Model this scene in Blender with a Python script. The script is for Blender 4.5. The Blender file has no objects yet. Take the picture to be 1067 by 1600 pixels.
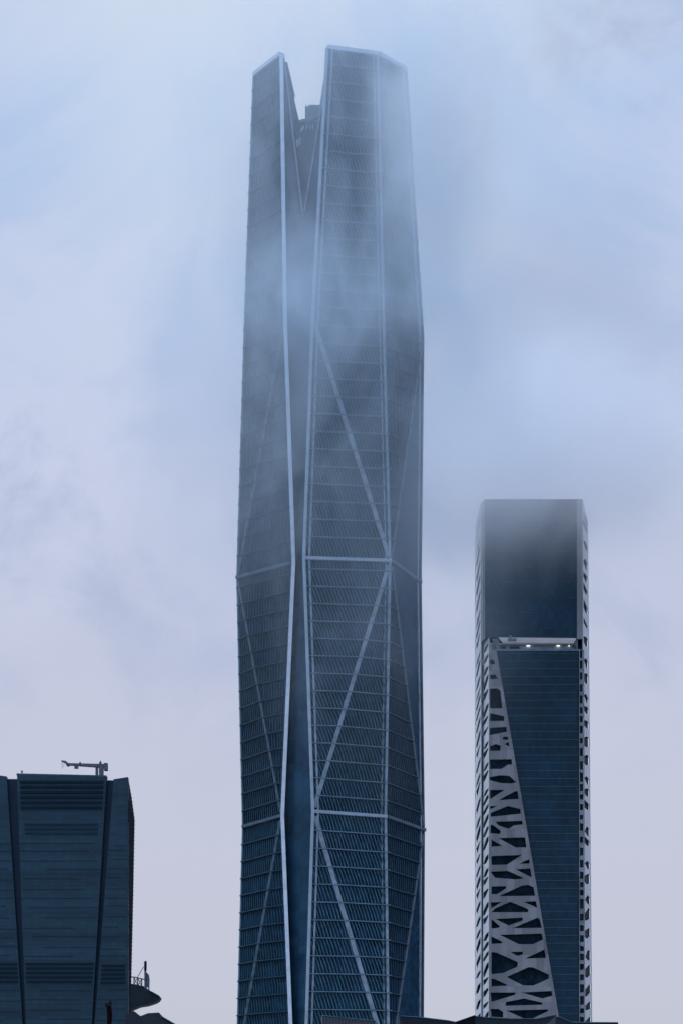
import bpy, math, random
from mathutils import Vector
from mathutils.geometry import tessellate_polygon

random.seed(7)
SC = bpy.context.scene
COL = SC.collection

# ------------------------------------------------------------------ camera
F = 3274.0            # focal length in photo pixels (photo 1067 x 1600), level camera with vertical shift
HX, HY = 533.5, 1880  # principal column, horizon row
cam_d = bpy.data.cameras.new("camera")
cam = bpy.data.objects.new("camera", cam_d)
COL.objects.link(cam)
cam.location = (0, 0, 0)
cam.rotation_euler = (math.radians(90), 0, 0)
cam_d.sensor_width = 36
cam_d.lens = 36 * F / 1600
cam_d.shift_y = (HY - 800) / 1600
cam_d.clip_start = 1
cam_d.clip_end = 60000
SC.camera = cam


def s2l(r, g, b, k=1.0):
    f = lambda c: (c / 255 / 12.92 if c / 255 <= .04045 else ((c / 255 + .055) / 1.055) ** 2.4) * k
    return (f(r), f(g), f(b), 1)


# ------------------------------------------------------------------ sky
SUN_EL, SUN_AZ = math.radians(60), math.radians(-112)
wd = bpy.data.worlds.new("World")
SC.world = wd
wd.use_nodes = True
nt = wd.node_tree
nt.nodes.clear()
N, Lk = nt.nodes.new, nt.links.new
out = N('ShaderNodeOutputWorld')
bg = N('ShaderNodeBackground')
bg.inputs['Strength'].default_value = 0.1
Lk(bg.outputs[0], out.inputs['Surface'])
sky = N('ShaderNodeTexSky')
sky.sky_type = 'NISHITA'
sky.sun_disc = False
sky.sun_elevation = SUN_EL
sky.sun_rotation = SUN_AZ
tc = N('ShaderNodeTexCoord')
sep = N('ShaderNodeSeparateXYZ')
Lk(tc.outputs['Generated'], sep.inputs[0])
ramp = N('ShaderNodeValToRGB')
Lk(sep.outputs['Z'], ramp.inputs[0])
K = 10.0
cr = ramp.color_ramp
stops = [(0.0, (192, 192, 206)), (.10, (199, 201, 217)), (.22, (200, 204, 224)), (.31, (194, 202, 227)),
         (.40, (180, 199, 233)), (.47, (166, 196, 237)), (.55, (190, 212, 238)), (1.0, (196, 218, 250))]
cr.elements[0].position = stops[0][0]
cr.elements[0].color = s2l(*stops[0][1])
cr.elements[1].position = stops[-1][0]
cr.elements[1].color = s2l(*stops[-1][1])
for p, c in stops[1:-1]:
    e = cr.elements.new(p)
    e.color = s2l(*c)


def noise(tree, vec, scale, detail=3, rough=.5, dist=0.0):
    n = tree.nodes.new('ShaderNodeTexNoise')
    n.inputs['Scale'].default_value = scale
    n.inputs['Detail'].default_value = detail
    n.inputs['Roughness'].default_value = rough
    n.inputs['Distortion'].default_value = dist
    if vec is not None:
        tree.links.new(vec, n.inputs['Vector'])
    return n.outputs['Fac']


def maprange(tree, val, a, b, c, d, smooth=True):
    m = tree.nodes.new('ShaderNodeMapRange')
    if smooth:
        m.interpolation_type = 'SMOOTHSTEP'
    tree.links.new(val, m.inputs['Value'])
    for k, v in zip(('From Min', 'From Max', 'To Min', 'To Max'), (a, b, c, d)):
        m.inputs[k].default_value = v
    return m.outputs['Result']


def mth(tree, op, a, b=None, c=None, clamp=False):
    m = tree.nodes.new('ShaderNodeMath')
    m.operation = op
    m.use_clamp = clamp
    for i, v in enumerate((a, b, c)):
        if v is None:
            continue
        if isinstance(v, (int, float)):
            m.inputs[i].default_value = v
        else:
            tree.links.new(v, m.inputs[i])
    return m.outputs[0]


def mixc(tree, fac, a, b):
    m = tree.nodes.new('ShaderNodeMix')
    m.data_type = 'RGBA'
    for sock, v in ((m.inputs[0], fac), (m.inputs[6], a), (m.inputs[7], b)):
        if isinstance(v, (int, float)):
            sock.default_value = v
        elif isinstance(v, tuple):
            sock.default_value = v
        else:
            tree.links.new(v, sock)
    return m.outputs[2]


g = tc.outputs['Generated']
mp = N('ShaderNodeMapping')
mp.inputs['Scale'].default_value = (1, 1, 1.25)
Lk(g, mp.inputs[0])
big = maprange(nt, noise(nt, mp.outputs[0], 6.0, 8, .6, .7), .42, .62, 0, 1)
mp2 = N('ShaderNodeMapping')
mp2.inputs['Location'].default_value = (3.1, 1.7, .4)
Lk(g, mp2.inputs[0])
dark = maprange(nt, noise(nt, mp2.outputs[0], 8.5, 8, .6, .6), .46, .64, 0, 1)
high = maprange(nt, sep.outputs['Z'], .16, .36, 0.0, 1.0)
# thin, bright cloud where the veil is thinnest (high above the main tower)
vd = N('ShaderNodeVectorMath')
vd.operation = 'DISTANCE'
Lk(g, vd.inputs[0])
vd.inputs[1].default_value = (-.022, .868, .495)
glow = maprange(nt, vd.outputs['Value'], .0, .18, 1.0, 0.0)
# an overcast sky is about twice as bright overhead as near the horizon
zen = maprange(nt, sep.outputs['Z'], .52, .95, 1.0, 2.0)
c1 = mixc(nt, mth(nt, 'MULTIPLY', mth(nt, 'MULTIPLY', big, high), .55), ramp.outputs[0], s2l(214, 220, 241))
c2 = mixc(nt, mth(nt, 'MULTIPLY', mth(nt, 'MULTIPLY', dark, high), .85), c1, s2l(166, 180, 212))
# a heavier cloud mass hanging over the lattice tower
vk = N('ShaderNodeVectorMath')
vk.operation = 'DISTANCE'
Lk(mp.outputs[0], vk.inputs[0])
vk.inputs[1].default_value = (.080, .925, .373 * 1.25)
ragged = mth(nt, 'ADD', vk.outputs['Value'], mth(nt, 'MULTIPLY', noise(nt, mp2.outputs[0], 14, 7, .6, .5), .09))
mass = maprange(nt, ragged, .05, .155, .75, 0.0)
c2 = mixc(nt, mass, c2, s2l(167, 181, 210))
c3 = mixc(nt, mth(nt, 'MULTIPLY', glow, .85), c2, s2l(224, 233, 245))
vs = N('ShaderNodeVectorMath')
vs.operation = 'SCALE'
Lk(c3, vs.inputs[0])
Lk(mth(nt, 'MULTIPLY', zen, K), vs.inputs['Scale'])
cfin = mixc(nt, .93, sky.outputs[0], vs.outputs[0])
Lk(cfin, bg.inputs['Color'])

# ------------------------------------------------------------------ sun (soft, overcast)
sd = bpy.data.lights.new("sun", 'SUN')
sd.energy = 1.5
sd.angle = math.radians(30)
sd.color = (.78, .89, 1)   # cool light: the sun is behind thick cloud
so = bpy.data.objects.new("sun", sd)
COL.objects.link(so)
# the veiled sun stands high on the left, a little behind the camera
sdir = Vector((math.sin(SUN_AZ) * math.cos(SUN_EL), math.cos(SUN_AZ) * math.cos(SUN_EL), math.sin(SUN_EL)))
so.rotation_euler = sdir.to_track_quat('Z', 'Y').to_euler()

vsx = SC.view_settings
vsx.view_transform = 'Standard'
vsx.look = 'None'
vsx.exposure = 0
vsx.gamma = 1
cy = SC.cycles
cy.use_denoising = True
cy.max_bounces = 12
cy.diffuse_bounces = 2
cy.glossy_bounces = 2
cy.volume_bounces = 9
cy.volume_step_rate = 1.0
cy.volume_max_steps = 160
cy.use_adaptive_sampling = True
cy.adaptive_threshold = 0.02


# ------------------------------------------------------------------ helpers
def W(px, py, d):
    """Surveyed point: image column/row and distance in metres -> world."""
    return Vector(((px - HX) * d / F, d, (HY - py) * d / F))


def X(px, d):
    return (px - HX) * d / F


def Z(py, d):
    return (HY - py) * d / F


class MB:
    def __init__(self):
        self.v, self.f, self.m = [], [], []

    def add(self, verts, faces, mi=0):
        o = len(self.v)
        self.v += [tuple(p) for p in verts]
        self.f += [tuple(i + o for i in f) for f in faces]
        self.m += [mi] * len(faces)

    def quad(self, a, b, c, d, mi=0):
        self.add([a, b, c, d], [(0, 1, 2, 3)], mi)

    def poly(self, pts, mi=0):
        self.add(pts, [tuple(range(len(pts)))], mi)

    def hexa(self, lo, hi, mi=0):
        self.add(list(lo) + list(hi), [(3, 2, 1, 0), (4, 5, 6, 7), (0, 1, 5, 4), (1, 2, 6, 5), (2, 3, 7, 6), (3, 0, 4, 7)], mi)

    def box(self, x0, x1, y0, y1, z0, z1, mi=0):
        P = lambda z: [(x0, y0, z), (x1, y0, z), (x1, y1, z), (x0, y1, z)]
        self.hexa(P(z0), P(z1), mi)

    def prism(self, poly, d, mi=0):
        """closed solid from polygon pts swept by vector d"""
        n = len(poly)
        hi = [Vector(p) + Vector(d) for p in poly]
        self.add(list(poly) + hi, [tuple(reversed(range(n))), tuple(range(n, 2 * n))] +
                 [(i, (i + 1) % n, n + (i + 1) % n, n + i) for i in range(n)], mi)

    def bar(self, a, b, u, w, n, t0, t1, mi=0):
        """bar from a to b: half-width w along u, from t0 to t1 along n"""
        a, b, u, n = Vector(a), Vector(b), Vector(u), Vector(n)
        lo = [a - u * w + n * t0, a + u * w + n * t0, a + u * w + n * t1, a - u * w + n * t1]
        hi = [b - u * w + n * t0, b + u * w + n * t0, b + u * w + n * t1, b - u * w + n * t1]
        self.hexa(lo, hi, mi)

    def tube(self, pts, r, k=8, mi=0):
        pts = [Vector(p) for p in pts]
        rs = r if isinstance(r, (list, tuple)) else [r] * len(pts)
        rings = []
        for i, p in enumerate(pts):
            d = (pts[min(i + 1, len(pts) - 1)] - pts[max(i - 1, 0)]).normalized()
            a = d.cross(Vector((0, 1, 0)))
            if a.length < .2:
                a = d.cross(Vector((1, 0, 0)))
            a.normalize()
            b = d.cross(a)
            rings.append([p + (a * math.cos(2 * math.pi * j / k) + b * math.sin(2 * math.pi * j / k)) * rs[i] for j in range(k)])
        fs = [tuple(reversed(range(k)))]
        for i in range(len(pts) - 1):
            for j in range(k):
                fs.append((i * k + j, i * k + (j + 1) % k, (i + 1) * k + (j + 1) % k, (i + 1) * k + j))
        fs.append(tuple((len(pts) - 1) * k + j for j in range(k)))
        self.add([q for rr in rings for q in rr], fs, mi)

    def build(self, name, mats, parent=None):
        me = bpy.data.meshes.new(name)
        me.from_pydata(self.v, [], self.f)
        for m in (mats if isinstance(mats, (list, tuple)) else [mats]):
            me.materials.append(m)
        me.polygons.foreach_set('material_index', self.m)
        me.update()
        o = bpy.data.objects.new(name, me)
        COL.objects.link(o)
        if parent is not None:
            o.parent = parent
            q = parent
            off = Vector((0, 0, 0))
            while q is not None:
                off += q.location
                q = q.parent
            for vv in me.vertices:
                vv.co = vv.co - off
        return o


def thing(name, label, cat, loc=(0, 0, 0), group=None):
    o = bpy.data.objects.new(name, None)
    o.empty_display_size = 5
    COL.objects.link(o)
    o.location = loc
    return tag(o, label, cat, group)


def tag(o, label, cat, group=None):
    o['label'] = label
    o['category'] = cat
    if group:
        o['group'] = group
    return o


def lerp(a, b, t):
    return a + (b - a) * t


# ------------------------------------------------------------------ materials
def mat(name, col, rough=.5, metal=0.0, spec=.5, var=.25, scale=.3, bump=0.0, seams=None, stretch=(1, 1, 1), tint=None, pane=.2):
    """weathered surface: base colour varied by a fine noise; seams=(w,h,darkness) adds a panel grid"""
    m = bpy.data.materials.new(name)
    m.use_nodes = True
    t = m.node_tree
    bs = t.nodes['Principled BSDF']
    tcn = t.nodes.new('ShaderNodeTexCoord')
    mpn = t.nodes.new('ShaderNodeMapping')
    mpn.inputs['Scale'].default_value = stretch
    t.links.new(tcn.outputs['Object'], mpn.inputs[0])
    n1 = noise(t, mpn.outputs[0], scale, 5, .6)
    fac = maprange(t, n1, .3, .7, 0, 1)
    lo = tuple(c * (1 - var) for c in col[:3]) + (1,)
    hi = tuple(c * (1 + var) for c in col[:3]) + (1,)
    c = mixc(t, fac, lo, hi)
    if seams:
        w, h, dk = seams
        sp = t.nodes.new('ShaderNodeSeparateXYZ')
        t.links.new(tcn.outputs['Object'], sp.inputs[0])
        cb = t.nodes.new('ShaderNodeCombineXYZ')
        t.links.new(mth(t, 'ADD', sp.outputs['X'], mth(t, 'MULTIPLY', sp.outputs['Y'], .7)), cb.inputs[0])
        t.links.new(sp.outputs['Z'], cb.inputs[1])
        br = t.nodes.new('ShaderNodeTexBrick')
        t.links.new(cb.outputs[0], br.inputs['Vector'])
        br.offset = 0
        br.inputs['Scale'].default_value = 1
        br.inputs['Brick Width'].default_value = w
        br.inputs['Row Height'].default_value = h
        br.inputs['Mortar Size'].default_value = .07
        br.inputs['Mortar Smooth'].default_value = .3
        br.inputs['Bias'].default_value = 0
        br.inputs['Color1'].default_value = (1 - pane, 1 - pane, 1 - pane, 1)
        br.inputs['Color2'].default_value = (1 + pane, 1 + pane, 1 + pane, 1)
        br.inputs['Mortar'].default_value = (dk, dk, dk, 1)
        mm = t.nodes.new('ShaderNodeMix')
        mm.data_type = 'RGBA'
        mm.blend_type = 'MULTIPLY'
        mm.inputs[0].default_value = 1
        t.links.new(c, mm.inputs[6])
        t.links.new(br.outputs['Color'], mm.inputs[7])
        c = mm.outputs[2]
    t.links.new(c, bs.inputs['Base Color'])
    t.links.new(maprange(t, n1, .3, .7, max(.03, rough - .1), min(1, rough + .1)), bs.inputs['Roughness'])
    bs.inputs['Metallic'].default_value = metal
    bs.inputs['Specular IOR Level'].default_value = spec
    if tint:
        bs.inputs['Specular Tint'].default_value = tint
    if bump:
        bp = t.nodes.new('ShaderNodeBump')
        bp.inputs['Strength'].default_value = bump
        bp.inputs['Distance'].default_value = .2
        t.links.new(noise(t, mpn.outputs[0], scale * 4, 4), bp.inputs['Height'])
        t.links.new(bp.outputs[0], bs.inputs['Normal'])
    return m


BT = (.42, .72, 1, 1)    # tinted coating: bluish reflections
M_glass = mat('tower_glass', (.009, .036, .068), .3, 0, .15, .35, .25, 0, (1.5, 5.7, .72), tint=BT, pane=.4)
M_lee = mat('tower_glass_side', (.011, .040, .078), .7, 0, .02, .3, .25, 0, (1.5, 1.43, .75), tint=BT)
M_notch = mat('slot_glass', (.015, .047, .088), .3, 0, .2, .2, .1, 0, (1.4, 2.86, .8), tint=BT)
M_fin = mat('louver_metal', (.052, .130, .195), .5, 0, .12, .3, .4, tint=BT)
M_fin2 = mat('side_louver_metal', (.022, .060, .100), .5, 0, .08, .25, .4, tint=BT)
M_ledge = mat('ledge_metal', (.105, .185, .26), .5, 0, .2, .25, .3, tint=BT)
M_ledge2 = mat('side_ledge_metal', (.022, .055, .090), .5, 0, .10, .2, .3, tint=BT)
M_white = mat('pale_metal', (.47, .57, .70), .5, 0, .3, .12, .35)
M_belt = mat('belt_metal', (.28, .37, .48), .5, 0, .3, .12, .3)
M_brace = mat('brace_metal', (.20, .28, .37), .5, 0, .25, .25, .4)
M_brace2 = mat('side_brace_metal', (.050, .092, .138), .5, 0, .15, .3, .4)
M_dark = mat('dark_metal', (.02, .03, .042), .5, 0, .4, .2, .3)
M_roofgear = mat('roof_gear_metal', (.07, .11, .16), .5, 0, .5, .2, .5)
M_rglass = mat('deep_blue_glass', (.005, .021, .041), .16, 0, .42, .35, .08, 0, (1.5, 3.18, .75), tint=(.35, .68, 1, 1), pane=.3)
M_screen = mat('screen_panel', (.21, .225, .265), .7, 0, .2, .16, .12, .1, (3.0, 6.4, .86), (1, 1, .4))
M_screen2 = mat('pale_screen_panel', (.50, .54, .60), .7, 0, .3, .12, .15)
M_soffit = mat('soffit_panel', (.78, .80, .83), .6, 0, .3, .06, .2)
M_core = mat('shaded_glass', (.011, .025, .042), .6, 0, .03, .3, .2, 0, (1.5, 3.2, .8), tint=BT, pane=.25)
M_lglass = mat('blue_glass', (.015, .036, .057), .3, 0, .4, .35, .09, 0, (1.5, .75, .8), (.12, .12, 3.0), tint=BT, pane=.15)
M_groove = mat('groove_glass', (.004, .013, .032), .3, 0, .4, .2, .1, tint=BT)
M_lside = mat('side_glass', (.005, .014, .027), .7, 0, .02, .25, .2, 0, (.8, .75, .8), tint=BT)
M_crane = mat('crane_metal', (.07, .09, .13), .5, 0, .4, .2, .8)
M_sil = mat('silhouette_metal', (.006, .009, .014), .7, 0, .06, .3, .6)  # silhouette darkness put into one even near-black base colour
M_rust = mat('dark_rusted_paint', (.007, .003, .004), .8, 0, .03, .3, 2)
M_conc = mat('shaded_roof_metal', (.010, .020, .034), .6, 0, .25, .25, .4, .1)
M_ribbed = mat('grey_sheet_metal', (.26, .285, .36), .5, 0, .3, .12, .3)
M_ground = mat('pale_paving', (.27, .26, .25), .9, 0, .3, .25, .05)

lamp_m = bpy.data.materials.new('lamp_glow')
lamp_m.use_nodes = True
lb = lamp_m.node_tree.nodes['Principled BSDF']
lb.inputs['Emission Color'].default_value = (1, .93, .85, 1)
lb.inputs['Emission Strength'].default_value = 1.1

# ------------------------------------------------------------------ ground
mb = MB()
mb.quad((-30000, -30000, -1.7), (30000, -30000, -1.7), (30000, 30000, -1.7), (-30000, 30000, -1.7))
gr = mb.build('ground', M_ground)
gr['kind'] = 'structure'

# ================================================================== main tower
ROOT = thing('glass_skyscraper', 'tallest dark glass tower with pale diagonal braces and a V-notched split top in cloud', 'skyscraper', (-2, 700, -1.7))
LV = [-1.7, 45.0, 126.7, 209.2, 287.6, 376.5]
#      px and distance of each corner, per level
CT = {
    'A': [(383, 705), (372, 701), (382, 705.6), (373, 701), (384, 698), (398.5, 700.4)],
    'B': [(442, 686), (457, 685), (441.5, 685.7), (459, 684.9), (446, 685), (440, 687.9)],
    'C': [(487, 678), (477, 680), (489, 678), (475, 680), (488.5, 680.5), (511, 684)],
    'E': [(602, 687), (607, 683), (602, 687), (609, 682.8), (599, 683), (590, 687.9)],
    'F': [(660, 711), (658, 706), (660, 711.5), (655, 706), (659, 696), (633, 697)],
}
V3 = {k: [Vector((X(px, d), d, z)) for (px, d), z in zip(v, LV)] for k, v in CT.items()}
V3['G'] = [Vector((X(px, 706) - 6, 742, z)) for (px, d), z in zip(CT['F'], LV)]
V3['I'] = [Vector((X(px, 701) + 6, 742, z)) for (px, d), z in zip(CT['A'], LV)]


def tier_of(z):
    for i in range(len(LV) - 1):
        if z <= LV[i + 1]:
            return i
    return len(LV) - 2


def cp(k, z):
    i = tier_of(z)
    return lerp(V3[k][i], V3[k][i + 1], (z - LV[i]) / (LV[i + 1] - LV[i]))


def horiz_n(a, b):
    d = b - a
    return Vector((d.y, -d.x, 0)).normalized()


FL = []
FL.append([2.5 + 5.75 * k for k in range(8)])
FL.append([120.6 - 5.78 * k for k in range(13)][::-1])
FL.append([131.9 + 5.68 * k for k in range(14)])
FL.append([216.2 + 5.72 * k for k in range(13)])
FL.append([290.9 + 5.76 * k for k in range(15)])


def section(Lc, Rc, i, hi_left, z):
    """the facade's polyline at height z: left corner, fold on the diagonal, right corner"""
    u = (z - LV[i]) / (LV[i + 1] - LV[i])
    l, r = cp(Lc, min(max(z, LV[i] + 1e-4), LV[i + 1])), cp(Rc, min(max(z, LV[i] + 1e-4), LV[i + 1]))
    l, r = lerp(V3[Lc][i], V3[Lc][i + 1], u), lerp(V3[Rc][i], V3[Rc][i + 1], u)
    k = lerp(V3[Rc][i], V3[Lc][i + 1], u) if hi_left else lerp(V3[Lc][i], V3[Rc][i + 1], u)
    return [l, k, r]


def along(poly, s):
    a = (poly[1] - poly[0]).length
    b = (poly[2] - poly[1]).length
    t = s * (a + b)
    if t <= a and a > 1e-6:
        return lerp(poly[0], poly[1], t / a)
    return lerp(poly[1], poly[2], (t - a) / max(b, 1e-6))


def ledge(m, poly, n, z0, z1, d, e0, e1, mi=0):
    u = (poly[2] - poly[0]).normalized()
    u.z = 0
    pts = [poly[0] - u * e0, poly[2] + u * e1]
    if (poly[1] - poly[0]).length > .8 and (poly[2] - poly[1]).length > .8:
        pts.insert(1, poly[1])
    for a, b in zip(pts[:-1], pts[1:]):
        lo = [a + n * d, b + n * d, b - n * .2, a - n * .2]
        m.hexa([Vector((p.x, p.y, z0)) for p in lo], [Vector((p.x, p.y, z1)) for p in lo], mi)


FACADES = [('A', 'B', (.3, 0), 1.2, .10, .45), ('C', 'E', (0, .9), 1.12, .34, .5), ('E', 'F', (0, .3), 1.4, .16, .4)]
# which end of each tier's diagonal is the high one (True: upper-left to lower-right)
DIAG = {'AB': [True, False, True, False, True],
        'CE': [False, True, False, True, False],
        'EF': [True, False, True, False, True]}
for Lc, Rc, ext, pitch, slant, fdep in FACADES:
    key = Lc + Rc
    for i in range(5):
        hl = DIAG[key][i]
        n = horiz_n(V3[Lc][i + 1], V3[Rc][i + 1])
        zs = [LV[i]] + FL[i] + [LV[i + 1]]
        # --- glazing
        g_ = MB()
        prev = section(Lc, Rc, i, hl, zs[0])
        for z in zs[1:]:
            cur = section(Lc, Rc, i, hl, z)
            for a in (0, 1):
                g_.quad(prev[a], prev[a + 1], cur[a + 1], cur[a])
            prev = cur
        # --- horizontal sunshade ledges, part of the curtain wall
        for z in FL[i]:
            po = section(Lc, Rc, i, hl, z)
            if key == 'EF' and i in (1, 2, 3):      # beyond the diagonal this side is smooth glass
                if (po[1] - po[0]).length < .6:
                    continue
                po = [po[0], po[0], po[1]]
            ledge(g_, po, n, z - .16, z + .16, 1.0, *ext, mi=1)
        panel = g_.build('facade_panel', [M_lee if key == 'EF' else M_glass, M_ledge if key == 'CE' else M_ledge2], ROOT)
        # --- slanted fins between the ledges
        m = MB()
        for za, zb in zip(zs[:-1], zs[1:]):
            if zb - za < 2.5:
                continue
            z0, z1 = za + .35, zb - .3
            p0, p1 = section(Lc, Rc, i, hl, z0), section(Lc, Rc, i, hl, z1)
            if key == 'EF' and i in (1, 2, 3):
                if min((p0[1] - p0[0]).length, (p1[1] - p1[0]).length) < 1.2:
                    continue
                p0, p1 = [p0[0], p0[0], p0[1]], [p1[0], p1[0], p1[1]]
            wd_ = (p0[2] - p0[0]).length
            cnt = max(3, int(wd_ / pitch))
            sl = slant * (z1 - z0) / wd_
            for k in range(cnt + 1):
                s0 = (k + .5) / cnt
                s1 = s0 - sl + random.uniform(-.004, .004)
                if s1 < .012 or s0 > .985:
                    if s1 < .012:
                        s1 = .012
                    s0 = min(s0, .985)
                    if s0 < s1:
                        continue
                a, b = along(p0, s0), along(p1, s1)
                u = (p0[2] - p0[0]).normalized()
                w0 = .15
                # fins bow a little halfway up
                mid = lerp(a, b, .5) + u * .09
                m.bar(a, mid, u, w0, n, -.05, fdep)
                m.bar(mid, b, u, w0, n, -.05, fdep)
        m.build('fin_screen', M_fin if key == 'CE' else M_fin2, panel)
        # --- diagonal brace on the fold
        a = V3[Lc][i + 1] if hl else V3[Rc][i + 1]
        b = V3[Rc][i] if hl else V3[Lc][i]
        if i < 4:
            m = MB()
            u = (V3[Rc][i] - V3[Lc][i])
            u.z = 0
            u.normalize()
            w_ = {'CE': .72, 'AB': .55, 'EF': .7}[key]
            aa, bb = lerp(a, b, .018), lerp(a, b, .985)
            m.bar(bb, aa, u, w_, n, -.1, .66)
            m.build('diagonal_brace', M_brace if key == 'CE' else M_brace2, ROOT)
        # --- belt at the foot of the tier
        if i in (1, 2, 3) and not i == 3 or i == 3:
            if i <= 3 and i >= 1:
                z = LV[i]
                po = [V3[Lc][i], V3[Lc][i], V3[Rc][i]]
                if i != 4 and z < 260:
                    m = MB()
                    ledge(m, po, n, z - .5, z + .5, 1.2, ext[0] * .6, ext[1] * .6)
                    m.build('belt', M_belt if key == 'CE' else M_brace2, ROOT)


def sweep(name, pts, u, w, n, t0, t1, material, parent):
    m = MB()
    rows = []
    for p in pts:
        rows.append([p - u * w + n * t0, p + u * w + n * t0, p + u * w + n * t1, p - u * w + n * t1])
    vs_, fs = [], []
    for r in rows:
        vs_ += r
    for i in range(len(rows) - 1):
        o = i * 4
        for j in range(4):
            fs.append((o + j, o + (j + 1) % 4, o + 4 + (j + 1) % 4, o + 4 + j))
    fs.append((3, 2, 1, 0))
    o = (len(rows) - 1) * 4
    fs.append((o, o + 1, o + 2, o + 3))
    m.add(vs_, fs)
    return m.build(name, material, parent)


UX = Vector((1, 0, 0))
NF = Vector((0, -1, 0))
sweep('edge_fin', V3['B'], Vector((.95, -.3, 0)), .64, NF, -1.2, 1.3, M_white, ROOT)
sweep('edge_fin', V3['C'], UX, .5, NF, -1.6, 1.35, M_belt, ROOT)
inner = [p + Vector((1.75, .15, 0)) for p in V3['C']]
sweep('edge_rail', inner, UX, .32, NF, -.2, .7, M_brace, ROOT)
sweep('edge_fin', V3['E'], Vector((.97, .2, 0)), .42, NF, -.6, .95, M_brace, ROOT)
sweep('edge_rail', [p + Vector((-1.35, -.05, 0)) for p in V3['E']], UX, .22, NF, -.2, .62, M_brace, ROOT)
sweep('edge_fin', V3['F'], Vector((.5, .86, 0)), .35, Vector((.9, -.4, 0)), -.5, .6, M_brace2, ROOT)
sweep('edge_rail', [p + Vector((-.95, -2.0, 0)) for p in V3['F']], Vector((.5, .86, 0)), .3, Vector((.9, -.4, 0)), -.2, .5, M_brace, ROOT)
sweep('edge_fin', V3['A'], Vector((.6, -.8, 0)), .3, Vector((-.8, -.6, 0)), -.4, .7, M_ledge, ROOT)

# --- recessed glass slot between the two front wings, cut to a V at the top
ZA = 324.6
REC = Vector((0, 2.6, 0))
apex = Vector((X(473.5, 690), 690, ZA))
m = MB()
zs = [-1.7, 45, 126.7, 209.2, 287.6, ZA]
for za, zb in zip(zs[:-1], zs[1:]):
    b0, b1, c0, c1 = cp('B', za + .001), cp('B', zb), cp('C', za + .001), cp('C', zb)
    m.quad(b0, b0 + REC, b1 + REC, b1)
    m.quad(b0 + REC, c0 + REC, c1 + REC, b1 + REC)
    m.quad(c0 + REC, c0, c1, c1 + REC)
ba, ca = cp('B', ZA), cp('C', ZA)
Bt, Ct = V3['B'][5], V3['C'][5]
m.poly([ba + REC, apex, Bt + Vector((.9, 2.4, -1))])
Cv = cp('C', Z(150, 685))
m.poly([apex, ca + REC, Cv + Vector((-.3, 2.4, 0))])
m.poly([Cv + Vector((-.3, 2.4, 0)), ca + REC, Cv + REC])
m.quad(ba + REC, ca + REC, apex + Vector((.3, 0, 0)), apex - Vector((.3, 0, 0)))
notch = m.build('slot_glazing', M_notch, ROOT)
vl = Bt + Vector((1.0, 1.8, -1))
vr = Cv + Vector((-.5, 1.6, 0))
vm = lerp(vr, apex, .5)
for a, b in ((vl, apex), (vr, apex + Vector((.2, -.5, 0)))):
    mm_ = MB()
    d = (b - a).normalized()
    u = d.cross(NF).normalized()
    mm_.bar(a, b, u, .23, NF, -.2, .5)
    mm_.build('slot_trim', M_brace, notch)
mm_ = MB()
mm_.bar(apex + Vector((0, 0, 1.2)), apex - Vector((0, 0, .9)), UX, .3, NF, -.2, .55)
mm_.build('slot_trim', M_brace, notch)

# --- return walls of the wings (inner sides of the V)
m = MB()
bk = Vector((X(468.5, 700), 700, Z(196, 700)))
st1, st2 = Vector((X(461, 694), 694, Z(152, 694))), Vector((X(458.5, 694), 694, Z(152, 694)))
top = Vector((X(448.5, 689.5), 689.5, Z(97, 689.5)))
base = Vector((X(470, 699), 699, Z(330, 699)))
face = [vl, top, st1, st2, bk, base, apex + Vector((-.2, .4, 0))]
m.poly(face)
m.poly([p + Vector((-1.2, .3, -.1)) for p in reversed(face)])
for a, b in zip(face, face[1:] + face[:1]):
    o_ = Vector((-1.2, .3, -.1))
    m.quad(a, a + o_, b + o_, b)
rw = m.build('return_wall', M_notch, ROOT)
m = MB()
for t in (.25, .42, .58, .74):
    a = lerp(vl, apex, t)
    b = lerp(top, bk, t * 1.25 if t < .75 else 1)
    m.bar(a, b, Vector((0, 0, 1)), .12, NF, 0, .3)
m.bar(top, st1, UX, .15, NF, -.1, .3)
m.bar(st2, bk, UX, .15, NF, -.1, .3)
m.build('wall_frame', M_ledge, rw)
m = MB()
face = [vr, Vector((X(505, 690), 690, Z(128, 690))), Vector((X(497.5, 699), 699, Z(178, 699))),
        Vector((X(480, 699), 699, Z(330, 699))), apex + Vector((.3, .4, 0)), vm]
m.poly(face)
m.poly([p + Vector((1.5, .6, 0)) for p in reversed(face)])
for a, b in zip(face, face[1:] + face[:1]):
    o_ = Vector((1.5, .6, 0))
    m.quad(a, a + o_, b + o_, b)
m.build('return_wall', M_notch, ROOT)

# --- rear facades, core and roof
m = MB()
for i in range(5):
    for a, b in (('F', 'G'), ('G', 'I'), ('I', 'A')):
        m.quad(V3[a][i], V3[b][i], V3[b][i + 1], V3[a][i + 1])
m.build('rear_facade', M_glass, ROOT)
m = MB()
ring = lambda z, k: [Vector((p.x * k, p.y, z)) for p in
                     (cp('A', z) + Vector((3, 2, 0)), Vector((X(444, 700), 700, z)), Vector((X(505, 700), 700, z)),
                      cp('F', z) + Vector((-3, 2, 0)), cp('G', z) + Vector((-1.5, -2, 0)), cp('I', z) + Vector((1.5, -2, 0)))]
lo, hi = ring(300, 1), ring(361.2, 1)
m.add(lo + hi, [tuple(reversed(range(6))), tuple(range(6, 12))] + [(i, (i + 1) % 6, 6 + (i + 1) % 6, 6 + i) for i in range(6)])
m.build('tower_core', M_notch, ROOT)
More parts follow.
